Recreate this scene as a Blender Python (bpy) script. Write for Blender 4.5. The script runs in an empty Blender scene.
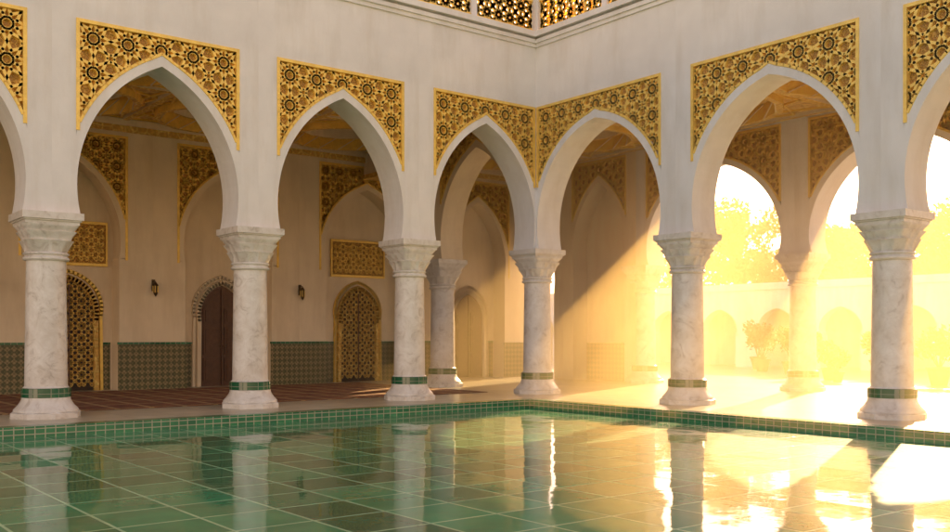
import bpy, math, random
from mathutils import Vector, Matrix
random.seed(7)
D=bpy.data; S=bpy.context.scene
S.view_settings.view_transform='Standard'; S.view_settings.look='None'; S.view_settings.exposure=0
SUN_AZ=66.0; SUN_EL=22.0
# ---------------------------------------------------------------- materials
class NT:
    def __init__(s,name):
        s.m=D.materials.new(name); s.m.use_nodes=True; s.t=s.m.node_tree; s.n=s.t.nodes
        s.b=s.n['Principled BSDF']; s.tc=s.n.new('ShaderNodeTexCoord')
    def add(s,ty,**k):
        n=s.n.new(ty)
        for a,v in k.items():
            if a.startswith('_'): setattr(n,a[1:],v)
            else: n.inputs[a.replace('__',' ')].default_value=v
        return n
    def L(s,a,b): s.t.links.new(a,b)
    def noise(s,scale,detail=4,rough=.55,vec=None,stretch=None):
        n=s.add('ShaderNodeTexNoise',Scale=scale,Detail=detail,Roughness=rough)
        v=vec or s.tc.outputs['Object']
        if stretch:
            mp=s.add('ShaderNodeMapping'); mp.inputs['Scale'].default_value=stretch
            s.L(v,mp.inputs['Vector']); v=mp.outputs['Vector']
        s.L(v,n.inputs['Vector']); return n.outputs['Fac']
    def ramp(s,fac,stops):
        r=s.n.new('ShaderNodeValToRGB'); e=r.color_ramp.elements
        while len(e)<len(stops): e.new(.5)
        for i,(p,c) in enumerate(stops):
            e[i].position=p; e[i].color=(*c,1) if len(c)==3 else c
        s.L(fac,r.inputs['Fac']); return r.outputs['Color']
    def mix(s,fac,a,b,mode='MIX'):
        n=s.n.new('ShaderNodeMix'); n.data_type='RGBA'; n.blend_type=mode
        for i,v in ((0,fac),(6,a),(7,b)):
            if isinstance(v,(int,float)): n.inputs[i].default_value=v
            elif isinstance(v,tuple): n.inputs[i].default_value=(*v,1)
            else: s.L(v,n.inputs[i])
        return n.outputs[2]
    def bump(s,h,strength=.3,dist=.02,prev=None,target='Normal'):
        b=s.add('ShaderNodeBump',Strength=strength,Distance=dist); s.L(h,b.inputs['Height'])
        if prev: s.L(prev,b.inputs['Normal'])
        if target: s.L(b.outputs['Normal'],s.b.inputs[target])
        return b.outputs['Normal']
    def col(s,c): s.L(c,s.b.inputs['Base Color'])

def m_plaster(name,c=(.83,.80,.77)):
    k=NT(name); n1=k.noise(.9,6,.6); n2=k.noise(2.2,5,.6,stretch=(1,1,.18)); n3=k.noise(60,3)
    a=k.ramp(n1,[(.3,tuple(x*.88 for x in c)),(.65,c)])
    b=k.ramp(n2,[(.33,(.84,.80,.74)),(.55,(1,1,1))])
    k.col(k.mix(.6,a,b,'MULTIPLY')); k.b.inputs['Roughness'].default_value=.7
    p=k.bump(n3,.25,.004,target=None); k.bump(k.noise(3,4),.3,.02,p); return k.m
def m_gold(name,c,metal=.25,rough=.38):
    k=NT(name); n=k.noise(5,5); n2=k.noise(35,3)
    k.col(k.mix(.5,k.ramp(n,[(.3,tuple(x*.8 for x in c)),(.6,c)]),k.ramp(n2,[(.3,(.85,.8,.75)),(.6,(1,1,1))]),'MULTIPLY'))
    k.b.inputs['Metallic'].default_value=metal; k.b.inputs['Roughness'].default_value=rough
    k.bump(n2,.3,.008); return k.m
def m_carved(name,c1,c2,scale=5):
    k=NT(name); v=k.add('ShaderNodeTexVoronoi',Scale=scale,_feature='DISTANCE_TO_EDGE'); k.L(k.tc.outputs['Object'],v.inputs['Vector'])
    v2=k.add('ShaderNodeTexVoronoi',Scale=scale*2.6); k.L(k.tc.outputs['Object'],v2.inputs['Vector'])
    r=k.ramp(v.outputs['Distance'],[(.03,c2),(.12,c1)])
    k.col(k.mix(.5,r,k.ramp(v2.outputs['Distance'],[(.1,(1,1,1)),(.6,(.5,.42,.33))]),'MULTIPLY'))
    h=k.ramp(v.outputs['Distance'],[(.02,(1,1,1)),(.14,(0,0,0))])
    p=k.bump(h,.6,.04,target=None); k.bump(v2.outputs['Distance'],.5,.03,p); k.b.inputs['Roughness'].default_value=.5; return k.m
def m_marble():
    k=NT('marble'); w=k.noise(1.6,8,.65); n=k.add('ShaderNodeTexNoise',Scale=3.0,Detail=9,Roughness=.7,Distortion=1.6)
    oi=k.n.new('ShaderNodeObjectInfo'); va=k.n.new('ShaderNodeVectorMath'); va.operation='SCALE'; k.L(oi.outputs['Location'],va.inputs[0]); va.inputs['Scale'].default_value=1.37
    vb=k.n.new('ShaderNodeVectorMath'); vb.operation='ADD'; k.L(va.outputs[0],vb.inputs[0]); k.L(k.tc.outputs['Object'],vb.inputs[1]); k.L(vb.outputs[0],n.inputs['Vector'])
    a=k.ramp(n.outputs['Fac'],[(.36,(.55,.50,.44)),(.45,(.70,.66,.60)),(.62,(.78,.75,.70))])
    b=k.ramp(w,[(.33,(.78,.72,.65)),(.58,(1,1,1))]); k.col(k.mix(.65,a,b,'MULTIPLY'))
    k.b.inputs['Roughness'].default_value=.32; k.bump(k.noise(14,5),.2,.01); return k.m
def m_tile(name,size,mortar,c1,c2,cm,rough=.12,pool=False,bumpd=.01,axis=None,var=.5,row=None):
    k=NT(name); br=k.add('ShaderNodeTexBrick',Scale=1.0,_offset=0.0,_squash=1.0)
    br.inputs['Brick Width'].default_value=size; br.inputs['Row Height'].default_value=row or size
    br.inputs['Mortar Size'].default_value=mortar; br.inputs['Mortar Smooth'].default_value=.25
    br.inputs['Bias'].default_value=0
    br.inputs['Color1'].default_value=(*c1,1); br.inputs['Color2'].default_value=(*c2,1); br.inputs['Mortar'].default_value=(*cm,1)
    v=k.tc.outputs['Object']
    if axis:
        sp=k.n.new('ShaderNodeSeparateXYZ'); cb=k.n.new('ShaderNodeCombineXYZ'); k.L(v,sp.inputs[0])
        ad=k.add('ShaderNodeMath',_operation='ADD'); k.L(sp.outputs[0],ad.inputs[0]); k.L(sp.outputs[1],ad.inputs[1])
        k.L(ad.outputs[0],cb.inputs[0]); k.L(sp.outputs[2],cb.inputs[1])
        v=cb.outputs[0]
    k.L(v,br.inputs['Vector'])
    n=k.noise(2.3,6,.6); n2=k.noise(.35,3)
    c=k.mix(var,br.outputs['Color'],k.ramp(n,[(.3,(.5,.58,.55)),(.7,(1.15,1.15,1.1))]),'MULTIPLY')
    c=k.mix(var,c,k.ramp(n2,[(.35,(.7,.75,.7)),(.65,(1.1,1.1,1.0))]),'MULTIPLY')
    if pool:   # uneven warm tint put into the tile colour so sunlit patches turn golden
        sun_tint=k.ramp(k.noise(1.7,7,.65),[(.42,(.004,)*3),(.80,(.10,)*3)])
        c=k.mix(sun_tint,c,(.6,.43,.22))
    k.col(c)
    k.b.inputs['Roughness'].default_value=rough
    inv=k.add('ShaderNodeMath',_operation='SUBTRACT'); inv.inputs[0].default_value=1; k.L(br.outputs['Fac'],inv.inputs[1])
    if pool:   # every glazed tile is laid very slightly out of level
        sn=k.n.new('ShaderNodeVectorMath'); sn.operation='SNAP'; k.L(v,sn.inputs[0]); sn.inputs[1].default_value=(size,size,100)
        wn=k.n.new('ShaderNodeTexWhiteNoise'); wn.noise_dimensions='3D'; k.L(sn.outputs[0],wn.inputs['Vector'])
        sb=k.n.new('ShaderNodeVectorMath'); sb.operation='SUBTRACT'; k.L(wn.outputs['Color'],sb.inputs[0]); sb.inputs[1].default_value=(.5,.5,.5)
        sc=k.n.new('ShaderNodeVectorMath'); sc.operation='SCALE'; k.L(sb.outputs[0],sc.inputs[0]); sc.inputs['Scale'].default_value=.013
        g=k.n.new('ShaderNodeNewGeometry'); a2=k.n.new('ShaderNodeVectorMath'); a2.operation='ADD'; k.L(g.outputs['Normal'],a2.inputs[0]); k.L(sc.outputs[0],a2.inputs[1])
        nm=k.n.new('ShaderNodeVectorMath'); nm.operation='NORMALIZE'; k.L(a2.outputs[0],nm.inputs[0])
        p=k.bump(k.noise(1.6,3,.5),.5,.008,nm.outputs[0],target=None)
        k.bump(inv.outputs[0],.35,.006,p,target='Coat Normal')
        k.bump(inv.outputs[0],.4,.008,p)
        k.b.inputs['Specular IOR Level'].default_value=.14; k.b.inputs['Roughness'].default_value=.5
        k.b.inputs['Coat Weight'].default_value=1; k.b.inputs['Coat IOR'].default_value=1.31
        k.L(k.ramp(n,[(.3,(.025,)*3),(.7,(.06,)*3)]),k.b.inputs['Coat Roughness'])
    else:
        p=k.bump(inv.outputs[0],.5,bumpd,None,target=None)
        k.bump(n,.15,.02,p)
    return k.m
def m_plain(name,c,rough=.6,metal=0,ns=8):
    k=NT(name); n=k.noise(ns,5); k.col(k.ramp(n,[(.3,tuple(x*.65 for x in c)),(.7,c)]))
    k.b.inputs['Roughness'].default_value=rough; k.b.inputs['Metallic'].default_value=metal; k.bump(n,.2,.01); return k.m
PL=m_plaster('white_plaster'); PLI=m_plaster('cream_plaster',(.86,.72,.52))
GO=m_gold('gilded_stucco',(1.0,.68,.15)); GB=m_carved('gilded_ground',(.50,.26,.04),(.84,.50,.11),9)
CE=m_carved('carved_ceiling',(.78,.49,.16),(1.0,.74,.30),2.6); CG=m_carved('carved_gold',(.82,.50,.11),(1.0,.74,.22),4)
MA=m_marble(); GT=m_tile('green_glazed_tile',.16,.008,(.008,.10,.045),(.016,.17,.075),(.25,.27,.2),.15,axis='wall')
PT=m_tile('pool_tile',.80,.019,(.0003,.13,.055),(.0006,.28,.125),(.34,.58,.36),pool=True,var=.6)
RT=m_tile('rim_tile',.17,.010,(.012,.14,.06),(.03,.21,.09),(.40,.38,.28),.2,axis='wall',row=.095)
FL=m_tile('stone_paving',.9,.008,(.50,.41,.31),(.58,.49,.38),(.25,.20,.15),.28)
WOOD=m_plain('dark_wood',(.12,.05,.022),.45); IRON=m_plain('bronze',(.12,.08,.04),.4,.7)
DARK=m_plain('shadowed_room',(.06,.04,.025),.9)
def m_zellige():
    k=NT('zellige_dado'); sp=k.n.new('ShaderNodeSeparateXYZ'); cb=k.n.new('ShaderNodeCombineXYZ'); k.L(k.tc.outputs['Object'],sp.inputs[0])
    ad=k.add('ShaderNodeMath',_operation='ADD'); k.L(sp.outputs[0],ad.inputs[0]); k.L(sp.outputs[1],ad.inputs[1])
    k.L(ad.outputs[0],cb.inputs[0]); k.L(sp.outputs[2],cb.inputs[1])
    mp=k.add('ShaderNodeMapping'); mp.inputs['Rotation'].default_value=(0,0,math.radians(45)); k.L(cb.outputs[0],mp.inputs[0])
    ch=k.add('ShaderNodeTexChecker',Scale=8.0); k.L(mp.outputs[0],ch.inputs[0])
    ch.inputs['Color1'].default_value=(.12,.12,.05,1); ch.inputs['Color2'].default_value=(.30,.23,.11,1)
    ch2=k.add('ShaderNodeTexChecker',Scale=17.0); k.L(cb.outputs[0],ch2.inputs[0])
    ch2.inputs['Color1'].default_value=(1,1,1,1); ch2.inputs['Color2'].default_value=(.5,.5,.42,1)
    k.col(k.mix(.8,ch.outputs[0],ch2.outputs[0],'MULTIPLY')); k.b.inputs['Roughness'].default_value=.45; return k.m
ZE=m_zellige()
def m_carpet():
    k=NT('prayer_carpet')
    br=k.add('ShaderNodeTexBrick',Scale=1.0,_offset=0.0); br.inputs['Brick Width'].default_value=.75; br.inputs['Row Height'].default_value=1.2
    br.inputs['Mortar Size'].default_value=.06; br.inputs['Color1'].default_value=(.20,.07,.035,1); br.inputs['Color2'].default_value=(.26,.11,.05,1); br.inputs['Mortar'].default_value=(.48,.32,.16,1)
    k.L(k.tc.outputs['Object'],br.inputs[0])
    v=k.add('ShaderNodeTexVoronoi',Scale=7.0); k.L(k.tc.outputs['Object'],v.inputs[0])
    k.col(k.mix(.6,br.outputs[0],k.ramp(v.outputs['Distance'],[(.1,(1.3,1.1,.8)),(.6,(.5,.5,.5))]),'MULTIPLY'))
    k.b.inputs['Roughness'].default_value=.95; return k.m
CA=m_carpet()
def m_leaf(name,c):
    k=NT(name); n=k.noise(.8,3); k.col(k.ramp(n,[(.35,tuple(x*.55 for x in c)),(.65,c)])); k.b.inputs['Roughness'].default_value=.6
    tr=k.n.new('ShaderNodeBsdfTranslucent'); tr.inputs[0].default_value=(c[0]*1.3,c[1]*1.2,c[2],1)
    ms=k.n.new('ShaderNodeMixShader'); ms.inputs[0].default_value=.3; out=k.n['Material Output']
    k.L(k.b.outputs[0],ms.inputs[1]); k.L(tr.outputs[0],ms.inputs[2]); k.L(ms.outputs[0],out.inputs[0]); return k.m
LF=m_leaf('foliage',(.06,.07,.03)); BK=m_plain('bark',(.16,.11,.07),.9); POT=m_plain('terracotta',(.36,.17,.09),.8)
# ---------------------------------------------------------------- mesh helper
class MB:
    def __init__(s): s.v=[]; s.f=[]; s.mi=[]; s.mats=[]
    def m(s,mat):
        if mat not in s.mats: s.mats.append(mat)
        return s.mats.index(mat)
    def face(s,pts,mat):
        b=len(s.v); s.v+= [tuple(p) for p in pts]; s.f.append(tuple(range(b,b+len(pts)))); s.mi.append(s.m(mat))
    def box(s,x0,x1,y0,y1,z0,z1,mat,skip=''):
        F={'b':[(x0,y0,z0),(x0,y1,z0),(x1,y1,z0),(x1,y0,z0)],'t':[(x0,y0,z1),(x1,y0,z1),(x1,y1,z1),(x0,y1,z1)],
           'f':[(x0,y0,z0),(x1,y0,z0),(x1,y0,z1),(x0,y0,z1)],'k':[(x1,y1,z0),(x0,y1,z0),(x0,y1,z1),(x1,y1,z1)],
           'l':[(x0,y1,z0),(x0,y0,z0),(x0,y0,z1),(x0,y1,z1)],'r':[(x1,y0,z0),(x1,y1,z0),(x1,y1,z1),(x1,y0,z1)]}
        for k,q in F.items():
            if k not in skip: s.face(q,mat)
    def lathe(s,prof,mat,seg=32,c=(0,0),fn=None):
        def pt(r,z,i):
            a=2*math.pi*i/seg
            if fn: r=fn(r,z,a)
            return (c[0]+r*math.cos(a),c[1]+r*math.sin(a),z)
        for (r0,z0),(r1,z1) in zip(prof,prof[1:]):
            for i in range(seg):
                s.face([pt(r0,z0,i),pt(r0,z0,i+1),pt(r1,z1,i+1),pt(r1,z1,i)],mat)
    def mesh(s,name,smooth=False):
        me=D.meshes.new(name); me.from_pydata(s.v,[],s.f)
        for m in s.mats: me.materials.append(m)
        me.polygons.foreach_set('material_index',s.mi)
        import bmesh
        bm=bmesh.new(); bm.from_mesh(me); bmesh.ops.remove_doubles(bm,verts=bm.verts,dist=.0004)
        bmesh.ops.recalc_face_normals(bm,faces=bm.faces); bm.to_mesh(me); bm.free()
        if smooth:
            me.polygons.foreach_set('use_smooth',[True]*len(me.polygons))
            me.set_sharp_from_angle(angle=math.radians(38))
        me.update(); return me
    def obj(s,name,parent=None,loc=(0,0,0),rz=0,smooth=False):
        return link(D.objects.new(name,s.mesh(name,smooth)),parent,loc,rz)
def link(o,parent=None,loc=(0,0,0),rz=0):
    S.collection.objects.link(o); o.location=loc; o.rotation_euler=(0,0,rz)
    if parent: o.parent=parent
    return o
def empty(name,loc=(0,0,0)):
    return link(D.objects.new(name,None),None,loc)
# ---------------------------------------------------------------- girih lattice segments
def _g(p,x0,x1,z0,z1,theta=66):
    e=p/(1+math.sqrt(2)); segs=[]
    def poly(cx,cz,n,rot):
        R=e/(2*math.sin(math.pi/n)); V=[(cx+R*math.cos(rot+2*math.pi*i/n),cz+R*math.sin(rot+2*math.pi*i/n)) for i in range(n)]
        half=math.pi*(n-2)/n/2; th=math.radians(theta); l=(e/2)*math.sin(half)/math.sin(math.pi-half-th)
        tips=[]
        for i in range(n):
            a=V[i]; b=V[(i+1)%n]; mx=(a[0]+b[0])/2; mz=(a[1]+b[1])/2; d=((b[0]-a[0])/e,(b[1]-a[1])/e); nn=(-d[1],d[0])
            if (cx-mx)*nn[0]+(cz-mz)*nn[1]<0: nn=(-nn[0],-nn[1])
            for sg in (1,-1):
                q=(mx+l*(sg*d[0]*math.cos(th)+nn[0]*math.sin(th)),mz+l*(sg*d[1]*math.cos(th)+nn[1]*math.sin(th)))
                segs.append(((mx,mz),q)); 
                if sg==1: tips.append(q)
        if n==8:
            rr=p*.17
            O=[(cx+rr*math.cos(math.pi*2*i/8),cz+rr*math.sin(math.pi*2*i/8)) for i in range(8)]
            for i in range(8):
                segs.append((O[i],O[(i+1)%8]))
            for t in tips:
                segs.append((t,(cx+(t[0]-cx)*.55,cz+(t[1]-cz)*.55)))
    i0=math.floor(x0/p)-1; i1=math.ceil(x1/p)+1; j1=math.ceil((z1-z0)/p)+1
    for i in range(i0,i1+1):
        for j in range(-1,j1+1):
            poly(i*p,z0+j*p,8,math.pi/8); poly((i+.5)*p,z0+(j+.5)*p,4,0)
    return segs
def girih(p,x0,x1,zstart): return _g(p,x0,x1,zstart,zstart+9*p)
def bar(mb,a,b,y,w,d,mat):
    dx=b[0]-a[0]; dz=b[1]-a[1]; L=math.hypot(dx,dz)
    if L<1e-5: return
    dx/=L; dz/=L; ax=a[0]-dx*w*.4; az=a[1]-dz*w*.4; bx=b[0]+dx*w*.4; bz=b[1]+dz*w*.4; nx,nz=-dz,dx
    pr=[(-w,0),(-w*.7,d),(w*.7,d),(w,0)]
    for (o0,d0),(o1,d1) in zip(pr,pr[1:]):
        mb.face([(ax+nx*o0,y-d0,az+nz*o0),(bx+nx*o0,y-d0,bz+nz*o0),(bx+nx*o1,y-d1,bz+nz*o1),(ax+nx*o1,y-d1,az+nz*o1)],mat)
# ---------------------------------------------------------------- arcade bay
def profile(bh,zs,z0,za,inset,n=26):
    A=bh-inset; h=za-z0; c=max((h*h-A*A)/(2*A),.02); R=math.sqrt(c*c+h*h)
    if (h*h-A*A)/(2*A)<.02:
        pts=[]
        zz=[zs+(z0-zs)*i/5 for i in range(5)]
        for z in zz: pts.append((A-.1*((z0-z)/(z0-zs))**2,z))
        for i in range(n-4):
            a=math.pi/2*i/(n-5); pts.append((A*math.cos(a)**.95 if a<1.57 else 0, z0+h*(.9*math.sin(a)+.1*(a/(math.pi/2))**3)))
        return pts
    pts=[]; a0=math.asin(max(-1,(zs-z0)/R)); a1=math.atan2(h,c)
    for i in range(n+1):
        a=a0+(a1-a0)*i/n; pts.append((max(-c+R*math.cos(a),0),z0+R*math.sin(a)))
    pts[-1]=(0,za); return pts
def bay_mesh(name,bh,zs=4.0,z0=4.6,za=7.2,zt=7.87,ztop=9.75,T=.42,fin=.45,inset=.47,rw=.21,lat=True,legs=False,cell=.66,wall=None,rec=.11,blind=False,back=True):
    wall=wall or PL; mb=MB(); F=bh-fin; I=profile(bh,zs,z0,za,inset); O=[]
    for i,p in enumerate(I):
        q0=I[max(i-1,0)]; q1=I[min(i+1,len(I)-1)]; tx=q1[0]-q0[0]; tz=q1[1]-q0[1]; l=math.hypot(tx,tz); nx,nz=tz/l,-tx/l
        if i==len(I)-1: nx,nz=0,1; w=rw*1.25
        else: w=rw
        o=(p[0]+nx*w,p[1]+nz*w)
        if o[0]>F:
            if nx<.05: o=(F,p[1])
            else:
                w2=(F-p[0])/nx; o=(F,p[1]+nz*w2)
        O.append(o)
    for s in (1,-1):
        X=lambda x:s*x
        for i in range(len(I)-1):
            a,b,c,d=I[i],I[i+1],O[i+1],O[i]
            mb.face([(X(a[0]),-T,a[1]),(X(d[0]),-T,d[1]),(X(c[0]),-T,c[1]),(X(b[0]),-T,b[1])],wall)
            if back: mb.face([(X(a[0]),T,a[1]),(X(d[0]),T,d[1]),(X(c[0]),T,c[1]),(X(b[0]),T,b[1])],wall)
            mb.face([(X(a[0]),-T,a[1]),(X(b[0]),-T,b[1]),(X(b[0]),T,b[1]),(X(a[0]),T,a[1])],wall)
            if abs(c[1]-d[1])>1e-5:
                if F-min(c[0],d[0])>1e-4:
                    for y,mt,on in ((-T+rec if lat else -T,GB if lat else wall,True),(T,wall,back)):
                        if on: mb.face([(X(d[0]),y,d[1]),(X(F),y,d[1]),(X(F),y,c[1]),(X(c[0]),y,c[1])],mt)
                    if lat: mb.face([(X(d[0]),-T,d[1]),(X(c[0]),-T,c[1]),(X(c[0]),-T+rec,c[1]),(X(d[0]),-T+rec,d[1])],wall)
        zo=O[-1][1]
        for y,mt,on in ((-T+rec if lat else -T,GB if lat else wall,True),(T,wall,back)):
            if on: mb.face([(0,y,zo),(X(F),y,zo),(X(F),y,zt),(0,y,zt)],mt)
        for y,on in ((-T,True),(T,back)):
            if on:
                mb.face([(X(F),y,zs),(X(bh),y,zs),(X(bh),y,ztop),(X(F),y,ztop)],wall)
                mb.face([(0,y,zt),(X(F),y,zt),(X(F),y,ztop),(0,y,ztop)],wall)
        if lat:
            zi=min(o[1] for o in O if o[0]<F-1e-4)-.05
            mb.face([(X(F),-T,zi),(X(F),-T,zt),(X(F),-T+rec,zt),(X(F),-T+rec,zi)],wall)
            mb.face([(0,-T,zt),(X(F),-T,zt),(X(F),-T+rec,zt),(0,-T+rec,zt)],wall)
            g=.07
            a=sorted((X(F-g),X(F))); mb.box(a[0],a[1],-T-.018,-T+rec-.002,zi+.02,zt,GO,'k')
            a=sorted((0,X(F-g))); mb.box(a[0],a[1],-T-.018,-T+rec-.002,zt-g,zt,GO,'klr')
            for i in range(len(O)-1):
                if O[i][0]<F-.06: bar(mb,(X(O[i][0]),O[i][1]),(X(O[i+1][0]),O[i+1][1]),-T+.004,.035,.022,GO)
        xs=I[0][0]
        if legs:
            for y,on in ((-T,True),(T,back)):
                if on: mb.face([(X(xs),y,0),(X(bh),y,0),(X(bh),y,zs),(X(xs),y,zs)],wall)
            mb.face([(X(xs),-T,0),(X(xs),T,0),(X(xs),T,zs),(X(xs),-T,zs)],wall)
        else:
            mb.face([(X(xs),-T,zs),(X(bh),-T,zs),(X(bh),T,zs),(X(xs),T,zs)],wall)
        mb.face([(0,-T,ztop),(X(bh),-T,ztop),(X(bh),T,ztop),(0,T,ztop)],wall)
    if lat:
        def zout(x):
            x=abs(x)
            for i in range(len(O)-1):
                if O[i][0]>=x>=O[i+1][0] and O[i][0]!=O[i+1][0]:
                    f=(O[i][0]-x)/(O[i][0]-O[i+1][0]); return O[i][1]+f*(O[i+1][1]-O[i][1])
            return O[0][1]
        ins=lambda q: abs(q[0])<F and q[1]<zt and q[1]>zout(q[0])
        n=max(1,round(2*F/cell)); c=2*F/n
        for a,b in girih(c,-F,F,zt-8*c+c*.5):
            ia,ib=ins(a),ins(b)
            if ia or ib:
                if not(ia and ib):
                    lo,hi=(a,b) if ia else (b,a)
                    for _ in range(6):
                        mmm=((lo[0]+hi[0])/2,(lo[1]+hi[1])/2)
                        if ins(mmm): lo=mmm
                        else: hi=mmm
                    a,b=(a,lo) if ia else (lo,b)
                bar(mb,a,b,-T+rec+.002,.041,.07,GO)
    return mb.mesh(name), I
# ---------------------------------------------------------------- column
def column_mesh():
    mb=MB()
    mb.lathe([(.001,0.0),(.66,0),(.66,.10),(.62,.13)],MA,8,fn=lambda r,z,a:r)
    mb.lathe([(.60,.125),(.595,.16),(.57,.19),(.52,.24),(.475,.31),(.452,.36),(.45,.40)],MA,40)
    mb.lathe([(.45,.40),(.458,.405),(.458,.575),(.44,.585)],GT,40)
    sh=[(.43,.585),(.395,.62)]+[(.395-.03*(z-.62)/2.45,z) for z in [.62+2.45*i/8 for i in range(1,9)]]
    mb.lathe(sh,MA,48)
    mb.lathe([(.365,3.07),(.41,3.08),(.43,3.105),(.43,3.125),(.41,3.15),(.39,3.16),(.39,3.18),(.415,3.19),(.425,3.21),(.415,3.23),(.39,3.24)],MA,48)
    def sq(r,z,a):
        f=min(max((z-3.24)/.52,0),1)
        n=2+f*7; c,s=abs(math.cos(a)),abs(math.sin(a)); se=1/((c**n+s**n)**(1/n))
        ph=0 if z<3.472 else (math.pi/2 if z<3.643 else 0)
        fl=1-.075*abs(math.sin(6*a+ph))*(1-.7*f)
        return r*(se if f>0 else 1)*fl*1.03
    pr=[(.385,3.24),(.395,3.34),(.43,3.43),(.45,3.465),(.405,3.475),(.43,3.55),(.475,3.62),(.48,3.64),(.44,3.645),(.475,3.70),(.505,3.75),(.505,3.765)]
    mb.lathe(pr,MA,96,fn=sq)
    mb.box(-.50,.50,-.50,.50,3.765,3.83,MA); mb.box(-.53,.53,-.53,.53,3.83,3.86,MA); mb.box(-.565,.565,-.565,.565,3.86,3.998,MA)
    return mb.mesh('marble_column',True)
COL=column_mesh()
def column(x,y,rz=0): return link(D.objects.new('marble_column',COL),None,(x,y,0),rz)
# ================================================================= BUILDING
B=empty('courtyard_arcade_building')
LB=4.33
mL,_=bay_mesh('arcade_bay_a',LB/2)
for i in range(6):
    link(D.objects.new('north_arcade_bay',mL),B,(-LB/2-LB*i,0,0)); 
for i in range(0,6): column(-LB*i,0)
ye=[0,5.33,10.40,15.5,20.6,25.7]
mR=bay_mesh('arcade_bay_b',5.33/2,ztop=9.747)[0]; mR2=bay_mesh('arcade_bay_c',5.07/2,ztop=9.747)[0]; mR3=bay_mesh('arcade_bay_d',5.1/2,ztop=9.747)[0]
for i,m in enumerate((mR,mR2,mR3,mR3,mR3)):
    link(D.objects.new('east_arcade_bay',m),B,(0,-(ye[i]+ye[i+1])/2,0),-math.pi/2); column(0,-ye[i+1])
mT=bay_mesh('arcade_bay_e',4.5/2,ztop=8.6,wall=PLI)[0]; link(D.objects.new('transverse_bay',mT),B,(0.003,2.25,0),-math.pi/2); column(0,4.5)
mb=MB(); mb.box(-.40,.40,4.5,8.6,7.2,8.6,PLI); mb.box(-.44,.44,4.5,8.6,7.05,7.2,CG); mb.obj('ceiling_beam',B)
oy=[2.3,-3.87,-10.0,-16.1,-22.2,-28]
for i in range(5):
    bh=(oy[i]-oy[i+1])/2; m=bay_mesh('outer_bay',bh,z0=4.5,za=7.1,ztop=9.74,wall=PL)[0]
    link(D.objects.new('outer_arcade_bay',m),B,(7,(oy[i]+oy[i+1])/2,0),-math.pi/2)
for y in oy: column(7,y)
m=bay_mesh('outer_blind',1.8,z0=4.6,za=7.1,ztop=9.74,legs=True,wall=PLI)[0]; link(D.objects.new('east_end_bay',m),B,(7,4.1,0),-math.pi/2)
m=bay_mesh('outer_sun_bay',1.7,zs=3.3,z0=3.7,za=5.7,zt=6.3,ztop=9.74,legs=True,wall=PLI)[0]; link(D.objects.new('east_end_sun_opening',m),B,(7,7.6,0),-math.pi/2)  # added opening, hidden by the corner column, lets sun into the hall
mb=MB(); mb.box(7.30,7.6,2.4,5.95,0,9.7,PLI); mb.box(7.27,7.30,2.4,5.9,0,1.35,ZE); mb.obj('east_end_wall',B)
bx=[7,2.4,-2.9,-7.8,-12.3,-17.2,-22,-27]
for i in range(7):
    bh=(bx[i]-bx[i+1])/2; cx=(bx[i]+bx[i+1])/2
    m=bay_mesh('back_bay',bh,zs=3.9,z0=4.4,za=6.7,zt=7.5,ztop=8.6,T=.35,fin=.75,inset=.95,rw=.2,legs=True,cell=.58,wall=PLI,back=False)[0]
    link(D.objects.new('back_wall_bay',m),B,(cx,8.95,0))
mb=MB(); mb.box(-28,7.3,9.28,9.7,0,9.7,PLI)
for i in range(7):
    bh=(bx[i]-bx[i+1])/2; cx=(bx[i]+bx[i+1])/2
    if i==0: mb.box(cx+bh-1.04,cx+bh,8.575,8.599,0,1.35,ZE)
    mb.box(bx[i+1]-1.04,bx[i+1]+1.04,8.575,8.599,0,1.35,ZE); mb.box(bx[i+1]-1.06,bx[i+1]+1.06,8.555,8.599,1.352,1.42,GT)
    for s in (-1,1):
        a=sorted((cx+s*.95,cx+s*(bh-1.06))); mb.box(a[0],a[1],9.25,9.279,0,1.35,ZE); mb.box(a[0],a[1],9.235,9.279,1.352,1.41,GT)
mb.box(-28,6.6,8.5,8.6,7.62,7.8,CG); mb.box(-28,6.6,8.4,8.6,7.8,7.98,PLI)
mb.obj('back_wall',B)
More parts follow.
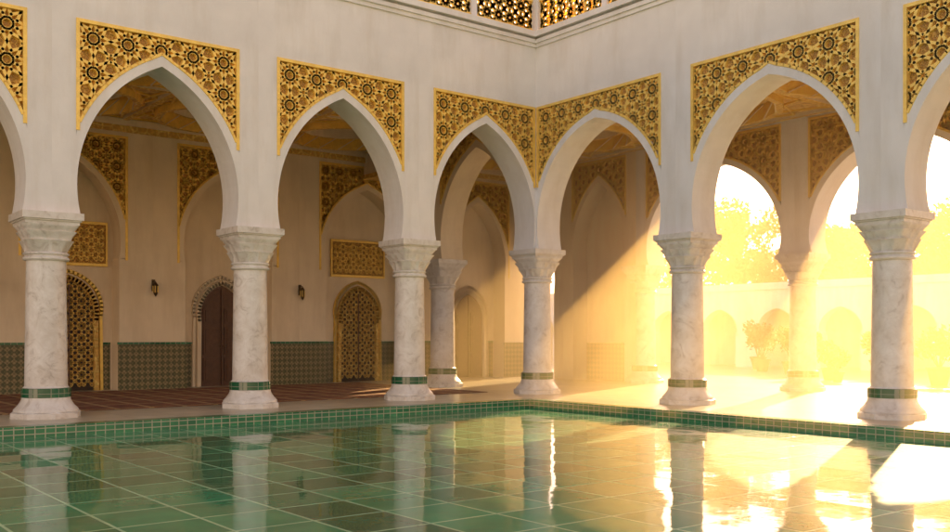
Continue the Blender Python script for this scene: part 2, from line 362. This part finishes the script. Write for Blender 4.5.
def door(cx,kind):
    e=empty('mosque_door' if kind else 'wooden_door',(cx,9.27,0)); mb=MB(); w=.78
    P=[(w,0)]+[(x,z) for x,z in profile(w+.0,2.1,2.3,3.3,0,14)]
    full=[(x,z) for x,z in P]+[(-x,z) for x,z in reversed(P[:-1])]
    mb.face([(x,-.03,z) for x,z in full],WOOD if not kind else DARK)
    for a,b in zip(full,full[1:]):
        dx,dz=b[0]-a[0],b[1]-a[1]; l=math.hypot(dx,dz)
        if l>1e-4: bar(mb,a,b,-.02,.085,.10,PLI if not kind else CG)
    for a,b in zip(full,full[1:]): bar(mb,(a[0]*1.2,a[1]*1.06),(b[0]*1.2,b[1]*1.06),-.0,.06,.07,GO if kind else PLI)
    mb.box(-.02,.02,-.075,-.032,.02,3.1,WOOD)
    def ins(q):
        if abs(q[0])>w-.05 or q[1]<.12: return False
        for (x0,z0),(x1,z1) in zip(P,P[1:]):
            if z0<=q[1]<=z1 and z1>z0: return abs(q[0])<x0+(x1-x0)*(q[1]-z0)/(z1-z0)
        return False
    if kind:
        for a,b in _g(.36,-w,w,.1,3.4):
            if ins(a) and ins(b): bar(mb,a,b,-.032,.022,.03,CG)
    else:
        for s in (-1,1):
            for z0,z1 in ((.15,.9),(1.0,1.9),(2.0,2.5)):
                a=sorted((s*.1,s*.62)); mb.box(a[0],a[1],-.065,-.032,z0,z1,WOOD); mb.box(a[0]+.07,a[1]-.07,-.085,-.066,z0+.07,z1-.07,WOOD)
            mb.lathe([(.001,1.25),(.03,1.25),(.03,1.3),(.001,1.3)],IRON,8,c=(s*.06,-.1))
    mb.obj('leaf_panels',e)
    if kind:
        mb=MB(); mb.box(-1.05,1.05,-.04,0,3.75,4.9,GB)
        for a,b in _g(.42,-1.0,1.0,3.8,4.9):
            if abs(a[0])<1 and abs(b[0])<1 and 3.8<a[1]<4.85 and 3.8<b[1]<4.85: bar(mb,a,b,-.042,.022,.05,GO)
        for x0,x1,z0,z1 in ((-1.1,1.1,4.9,4.98),(-1.1,1.1,3.67,3.75),(-1.1,-1.05,3.75,4.9),(1.05,1.1,3.75,4.9)): mb.box(x0,x1,-.08,0,z0,z1,GO)
        mb.obj('carved_overdoor',e)
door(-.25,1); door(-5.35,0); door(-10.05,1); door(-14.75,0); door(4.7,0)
def ceiling(x0,x1,y0,y1,name,zc=8.05):
    mb=MB(); cx,cy=(x0+x1)/2,(y0+y1)/2; hx,hy=(x1-x0)/2,(y1-y0)/2; R=min(hx,hy)
    def rect(k,z):
        u=[(1,0),(1,.5),(1,1),(.5,1),(0,1),(-.5,1),(-1,1),(-1,.5),(-1,0),(-1,-.5),(-1,-1),(-.5,-1),(0,-1),(.5,-1),(1,-1),(1,-.5)]
        return [(cx+a*(hx-k),cy+b*(hy-k),z) for a,b in u]
    def ring(r,z): return [(cx+r*R*math.cos(math.pi*i/8),cy+r*R*math.sin(math.pi*i/8),zc+z) for i in range(16)]
    loops=[(rect(0,zc-.12),CG),(rect(.09,zc-.10),PLI),(rect(.10,zc),CE),(ring(.93,.003),GO),(ring(.92,-.20),CG),(ring(.85,-.20),GO),(ring(.84,.22),CE),(ring(.76,.24),GO),(ring(.75,.12),CG),(ring(.70,.12),PLI),(ring(.68,.50),CE),(ring(.56,.53),GO),(ring(.55,.42),CG),(ring(.50,.42),PLI),(ring(.48,.75),CE),(ring(.22,.92),GO),(ring(.20,.7),CG),(ring(.04,.6),CG)]
    for (a,m),(b,_) in zip(loops,loops[1:]):
        for i in range(16): mb.face([a[i],a[(i+1)%16],b[(i+1)%16],b[i]],m)
    def rib(p,q,w,d,m):
        p=Vector(p); q=Vector(q); t=(q-p); L=t.length
        if L<1e-4: return
        t/=L; n=Vector((-t.y,t.x,0)).normalized(); dn=Vector((0,0,-d))
        a0,a1,b0,b1=p-n*w,p+n*w,q-n*w,q+n*w
        mb.face([a0,b0,b0+dn,a0+dn],m); mb.face([a1,b1,b1+dn,a1+dn],m); mb.face([a0+dn,b0+dn,b1+dn,a1+dn],m); mb.face([a0,a0+dn,a1+dn,a1],m)
    i2=ring(.93,0); rc=rect(.11,zc)
    for i in range(16):
        rib(rc[i],i2[(i+1)%16],.03,.05,GO); rib(rc[i],i2[(i-1)%16],.03,.05,GO)
        a,b=ring(.48,.75),ring(.22,.92); rib(a[i],b[(i+1)%16],.03,.04,GO); rib(a[i],b[(i-1)%16],.03,.04,GO)
        a,b=ring(.84,.22),ring(.845,-.19); rib(a[i],b[(i+1)%16],.02,.03,PLI)
    mb.obj(name,B)
for i in range(6):
    x1=-LB*i; x0=-LB*(i+1)
    ceiling(x0,x1-(.42 if i==0 else 0),.42,4.5,'hall_ceiling'); ceiling(x0,x1-(.42 if i==0 else 0),4.5,8.6,'hall_ceiling')
ceiling(.42,6.58,.0,4.5,'hall_ceiling'); ceiling(.42,6.58,4.5,8.6,'hall_ceiling')
for i in range(5): ceiling(.42,6.58,-ye[i+1],-ye[i],'gallery_ceiling')
mb=MB(); mb.box(-28,-.42,.42,9.28,9.3,9.6,PL); mb.box(-.418,7.3,-28,9.28,9.303,9.603,PL); mb.obj('roof',B)
mb=MB()
for z0,z1,p in ((9.50,9.60,.05),(9.60,9.70,.10),(9.756,9.90,.17)):
    mb.box(-28,-.42-p,-.42-p,-.42,z0,z1,PL); mb.box(-.42-p,-.42,-28,-.42,z0+.002,z1+.002,PL)
mb.box(-28,.42,-.44,.42,9.752,9.95,PL); mb.box(-.44,.42,-28,-.44,9.753,9.953,PL)
mb.box(6.6,7.45,-28,9.5,9.745,10.0,PL)
mb.obj('cornice',B)
def balustrade(L,name,loc,rz,post):
    mb=MB(); n=int(L/post)
    for i in range(n+1): mb.box(i*post-.09,i*post+.09,-.09,.09,0,1.02,PL); mb.box(i*post-.12,i*post+.12,-.12,.12,1.02,1.10,PL)
    for i in range(n):
        x0=i*post+.09; x1=(i+1)*post-.09
        mb.box(x0,x1,-.06,.06,.0,.10,GO); mb.box(x0,x1,-.06,.06,.86,.97,GO)
        nn=max(1,round((x1-x0)/.42)); c=(x1-x0)/nn
        for a,b in _g(c,0,x1-x0,.08+c/2,.9):
            if -.01<a[0]<x1-x0+.01 and -.01<b[0]<x1-x0+.01 and .05<a[1]<.92 and .05<b[1]<.92:
                bar(mb,(a[0]+x0,a[1]),(b[0]+x0,b[1]),.02,.048,.04,GO)
    o=mb.obj(name,B,loc,rz)
balustrade(26,'gilded_balustrade',(-.3-26,-.22,9.953),0,2.165)
balustrade(26,'gilded_balustrade',(-.22,-.3,9.955),-math.pi/2,2.6)
# ================================================================= FLOORS / POOL
mb=MB()
mb.face([(-45,-2.05,0),(60,-2.05,0),(60,45,0),(-45,45,0)],FL); mb.face([(-2.05,-60,0),(60,-60,0),(60,-2.05,0),(-2.05,-2.05,0)],FL); mb.obj('stone_pavement')
mb=MB(); mb.box(-45,-2.05,-2.38,-2.05,-.18,.04,RT); mb.box(-2.38,-2.05,-60,-2.38,-.18,.04,RT); mb.obj('pool_rim')
mb=MB(); mb.face([(-70,-70,-.16),(-2.375,-70,-.16),(-2.375,-2.375,-.16),(-70,-2.375,-.16)],PT); mb.obj('reflecting_pool')
mb=MB(); mb.face([(-900,-900,-.3),(900,-900,-.3),(900,900,-.3),(-900,900,-.3)],m_plain('dry_earth',(.32,.25,.17),.95,ns=.3)); mb.obj('ground')
mb=MB(); mb.box(-27,-.9,1.1,8.2,.004,.02,CA); mb.obj('prayer_carpet')
def lantern(x,y,z):
    mb=MB(); mb.box(-.05,.05,-.02,0,-.15,.2,IRON); mb.box(-.012,.012,-.2,-.02,.12,.145,IRON)
    mb.lathe([(.001,.12),(.03,.1),(.09,.02),(.075,0),(.075,-.2),(.05,-.26),(.001,-.32)],IRON,6,c=(0,-.2))
    for i in range(6):
        a=math.pi/3*i; mb.box(.078*math.cos(a)-.008,.078*math.cos(a)+.008,-.2+.078*math.sin(a)-.008,-.2+.078*math.sin(a)+.008,-.2,0,GO)
    mb.obj('wall_lantern',None,(x,y,z))
lantern(-7.8,8.57,3.1); lantern(-2.9,8.57,3.1); lantern(-12.3,8.57,3.1)
# ================================================================= OUTER COURT
W=empty('distant_arcade_wall')
m=bay_mesh('distant_bay',1.75,zs=1.7,z0=1.9,za=3.0,zt=3.5,ztop=4.1,T=.3,fin=.5,inset=.62,lat=False,legs=True)[0]
for i in range(16): link(D.objects.new('wall_bay',m),W,(24,-16+3.5*i,0),-math.pi/2)
mb=MB(); mb.box(26.5,26.8,-20,42,0,4.0,PL); mb.box(23.7,26.8,-18,40,4.1,4.25,PL); mb.box(23.6,23.7,-18,40,3.95,4.3,PL); mb.obj('gallery_back',W)
def leafball(mb,c,r,n,size,sq=1):
    for _ in range(n):
        while True:
            p=Vector((random.uniform(-1,1),random.uniform(-1,1),random.uniform(-1,1)))
            if .35<p.length<1: break
        p=Vector((c[0]+p.x*r,c[1]+p.y*r,c[2]+p.z*r*sq)); a=Vector((random.gauss(0,1),random.gauss(0,1),random.gauss(0,1))).normalized()
        b=a.orthogonal().normalized(); q=a.cross(b); s=size*random.uniform(.6,1.3)
        mb.face([p-b*s,p+q*s*.45,p+b*s,p-q*s*.45],LF)
def limb(mb,a,b,r0,r1,seg=7):
    a=Vector(a); b=Vector(b); d=(b-a).normalized(); u=d.orthogonal().normalized(); w=d.cross(u)
    for i in range(seg):
        t0=2*math.pi*i/seg; t1=2*math.pi*(i+1)/seg; f=lambda c,r,t:c+u*r*math.cos(t)+w*r*math.sin(t)
        mb.face([f(a,r0,t0),f(a,r0,t1),f(b,r1,t1),f(b,r1,t0)],BK)
def noclean(mb,name):
    me=D.meshes.new(name); me.from_pydata(mb.v,[],mb.f)
    for m in mb.mats: me.materials.append(m)
    me.polygons.foreach_set('material_index',mb.mi); me.update(); return me
def tree_mesh(seed,H):
    random.seed(seed); mb=MB(); limb(mb,(0,0,0),(.1,.05,H*.35),.3,.2); top=Vector((.1,.05,H*.35))
    for i in range(13):
        a=random.uniform(0,6.28); e=Vector((math.cos(a)*random.uniform(.6,2.7),math.sin(a)*random.uniform(.6,2.7),H*random.uniform(.45,.92)))
        mid=(top+e)/2+Vector((random.uniform(-.3,.3),random.uniform(-.3,.3),.2)); limb(mb,top,mid,.12,.08,5); limb(mb,mid,e,.08,.03,5)
        leafball(mb,e,random.uniform(.9,1.6),480,.18,.8)
        for j in range(3):
            leafball(mb,e+Vector((random.uniform(-1.4,1.4),random.uniform(-1.4,1.4),random.uniform(-.9,.7))),random.uniform(.35,.7),100,.16)
    return noclean(mb,'tree')
TM=[tree_mesh(3,10.5),tree_mesh(9,9.5)]
for i,(x,y,s) in enumerate([(34,17.8,1.0),(33,10.3,.88),(36,25,.8),(38,14.2,.7),(33,4.0,.85),(35,-2,1.0),(37,32,.9),(36,7,.7),(34,-8,1.0)]):
    o=link(D.objects.new('tree',TM[i%2]),None,(x,y,0),i*1.7); o.scale=(s*1.1,s*1.1,s)
def plant_mesh(seed,H):
    random.seed(seed); mb=MB(); mb.lathe([(.001,0),(.2,0),(.3,.42),(.34,.44),(.34,.5),(.29,.5),(.27,.42),(.001,.42)],POT,20)
    for i in range(7):
        a=i*.9; e=(math.cos(a)*.3,math.sin(a)*.3,.5+H*random.uniform(.5,1)); limb(mb,(0,0,.42),e,.02,.008,5); leafball(mb,e,.33,110,.09)
    return noclean(mb,'potted_plant')
PM=[plant_mesh(1,.9),plant_mesh(2,1.2)]
for i,(x,y,s) in enumerate([(13.7,-.6,.9),(14.6,.9,1.0),(12.6,-1.6,.7),(17,3.2,1.1),(12.9,-5,1.2),(19,6,1.1),(20,1,1.2),(21.5,8,1.2)]):
    o=link(D.objects.new('potted_plant',PM[i%2]),None,(x,y,0),i*2.1); o.scale=(s,s,s)
# ================================================================= HAZE
def haze(name,dens,bx_):
    hm=D.materials.new(name); hm.use_nodes=True; nt=hm.node_tree; nt.nodes.remove(nt.nodes['Principled BSDF'])
    vs=nt.nodes.new('ShaderNodeVolumeScatter'); vs.inputs['Color'].default_value=(1,.74,.34,1); vs.inputs['Density'].default_value=dens; vs.inputs['Anisotropy'].default_value=.5
    nt.links.new(vs.outputs[0],nt.nodes['Material Output'].inputs['Volume'])
    mb=MB(); mb.box(*bx_,hm); mb.obj('sunlit_haze')
haze('gallery_haze',.042,(-3.5,7.35,-26,9.2,-.05,7.9))
haze('court_haze',.007,(7.36,40,-26,32,-.05,10.9))
# ================================================================= LIGHT
w=D.worlds.new('World'); S.world=w; w.use_nodes=True; nt=w.node_tree; bg=nt.nodes['Background']
sk=nt.nodes.new('ShaderNodeTexSky'); sk.sky_type='NISHITA'; sk.sun_disc=False; sk.sun_elevation=math.radians(SUN_EL); sk.sun_rotation=math.radians(SUN_AZ)
sk.dust_density=1.6; sk.air_density=1.0; sk.ozone_density=.6
mx=nt.nodes.new('ShaderNodeMix'); mx.data_type='RGBA'; mx.blend_type='MULTIPLY'; mx.inputs[0].default_value=1; mx.inputs[7].default_value=(1.78,1.06,.73,1)
nt.links.new(sk.outputs[0],mx.inputs[6]); nt.links.new(mx.outputs[2],bg.inputs[0]); bg.inputs[1].default_value=.34
sl=D.lights.new('sun','SUN'); sl.energy=20; sl.angle=math.radians(.5); sl.color=(1,.58,.21); so=link(D.objects.new('sun',sl))
az,el=math.radians(SUN_AZ),math.radians(SUN_EL); v=Vector((math.sin(az)*math.cos(el),math.cos(az)*math.cos(el),math.sin(el)))
so.rotation_mode='QUATERNION'; so.rotation_quaternion=v.to_track_quat('Z','Y')
# ================================================================= CAMERA
c=D.cameras.new('camera'); co=link(D.objects.new('camera',c)); co.location=(-18.06,-20.17,1.6); co.rotation_euler=(math.pi/2,0,-math.radians(38.14))
c.lens=36.45; c.sensor_width=36; c.shift_y=.0737; c.clip_end=3000; c.clip_start=.05; S.camera=co
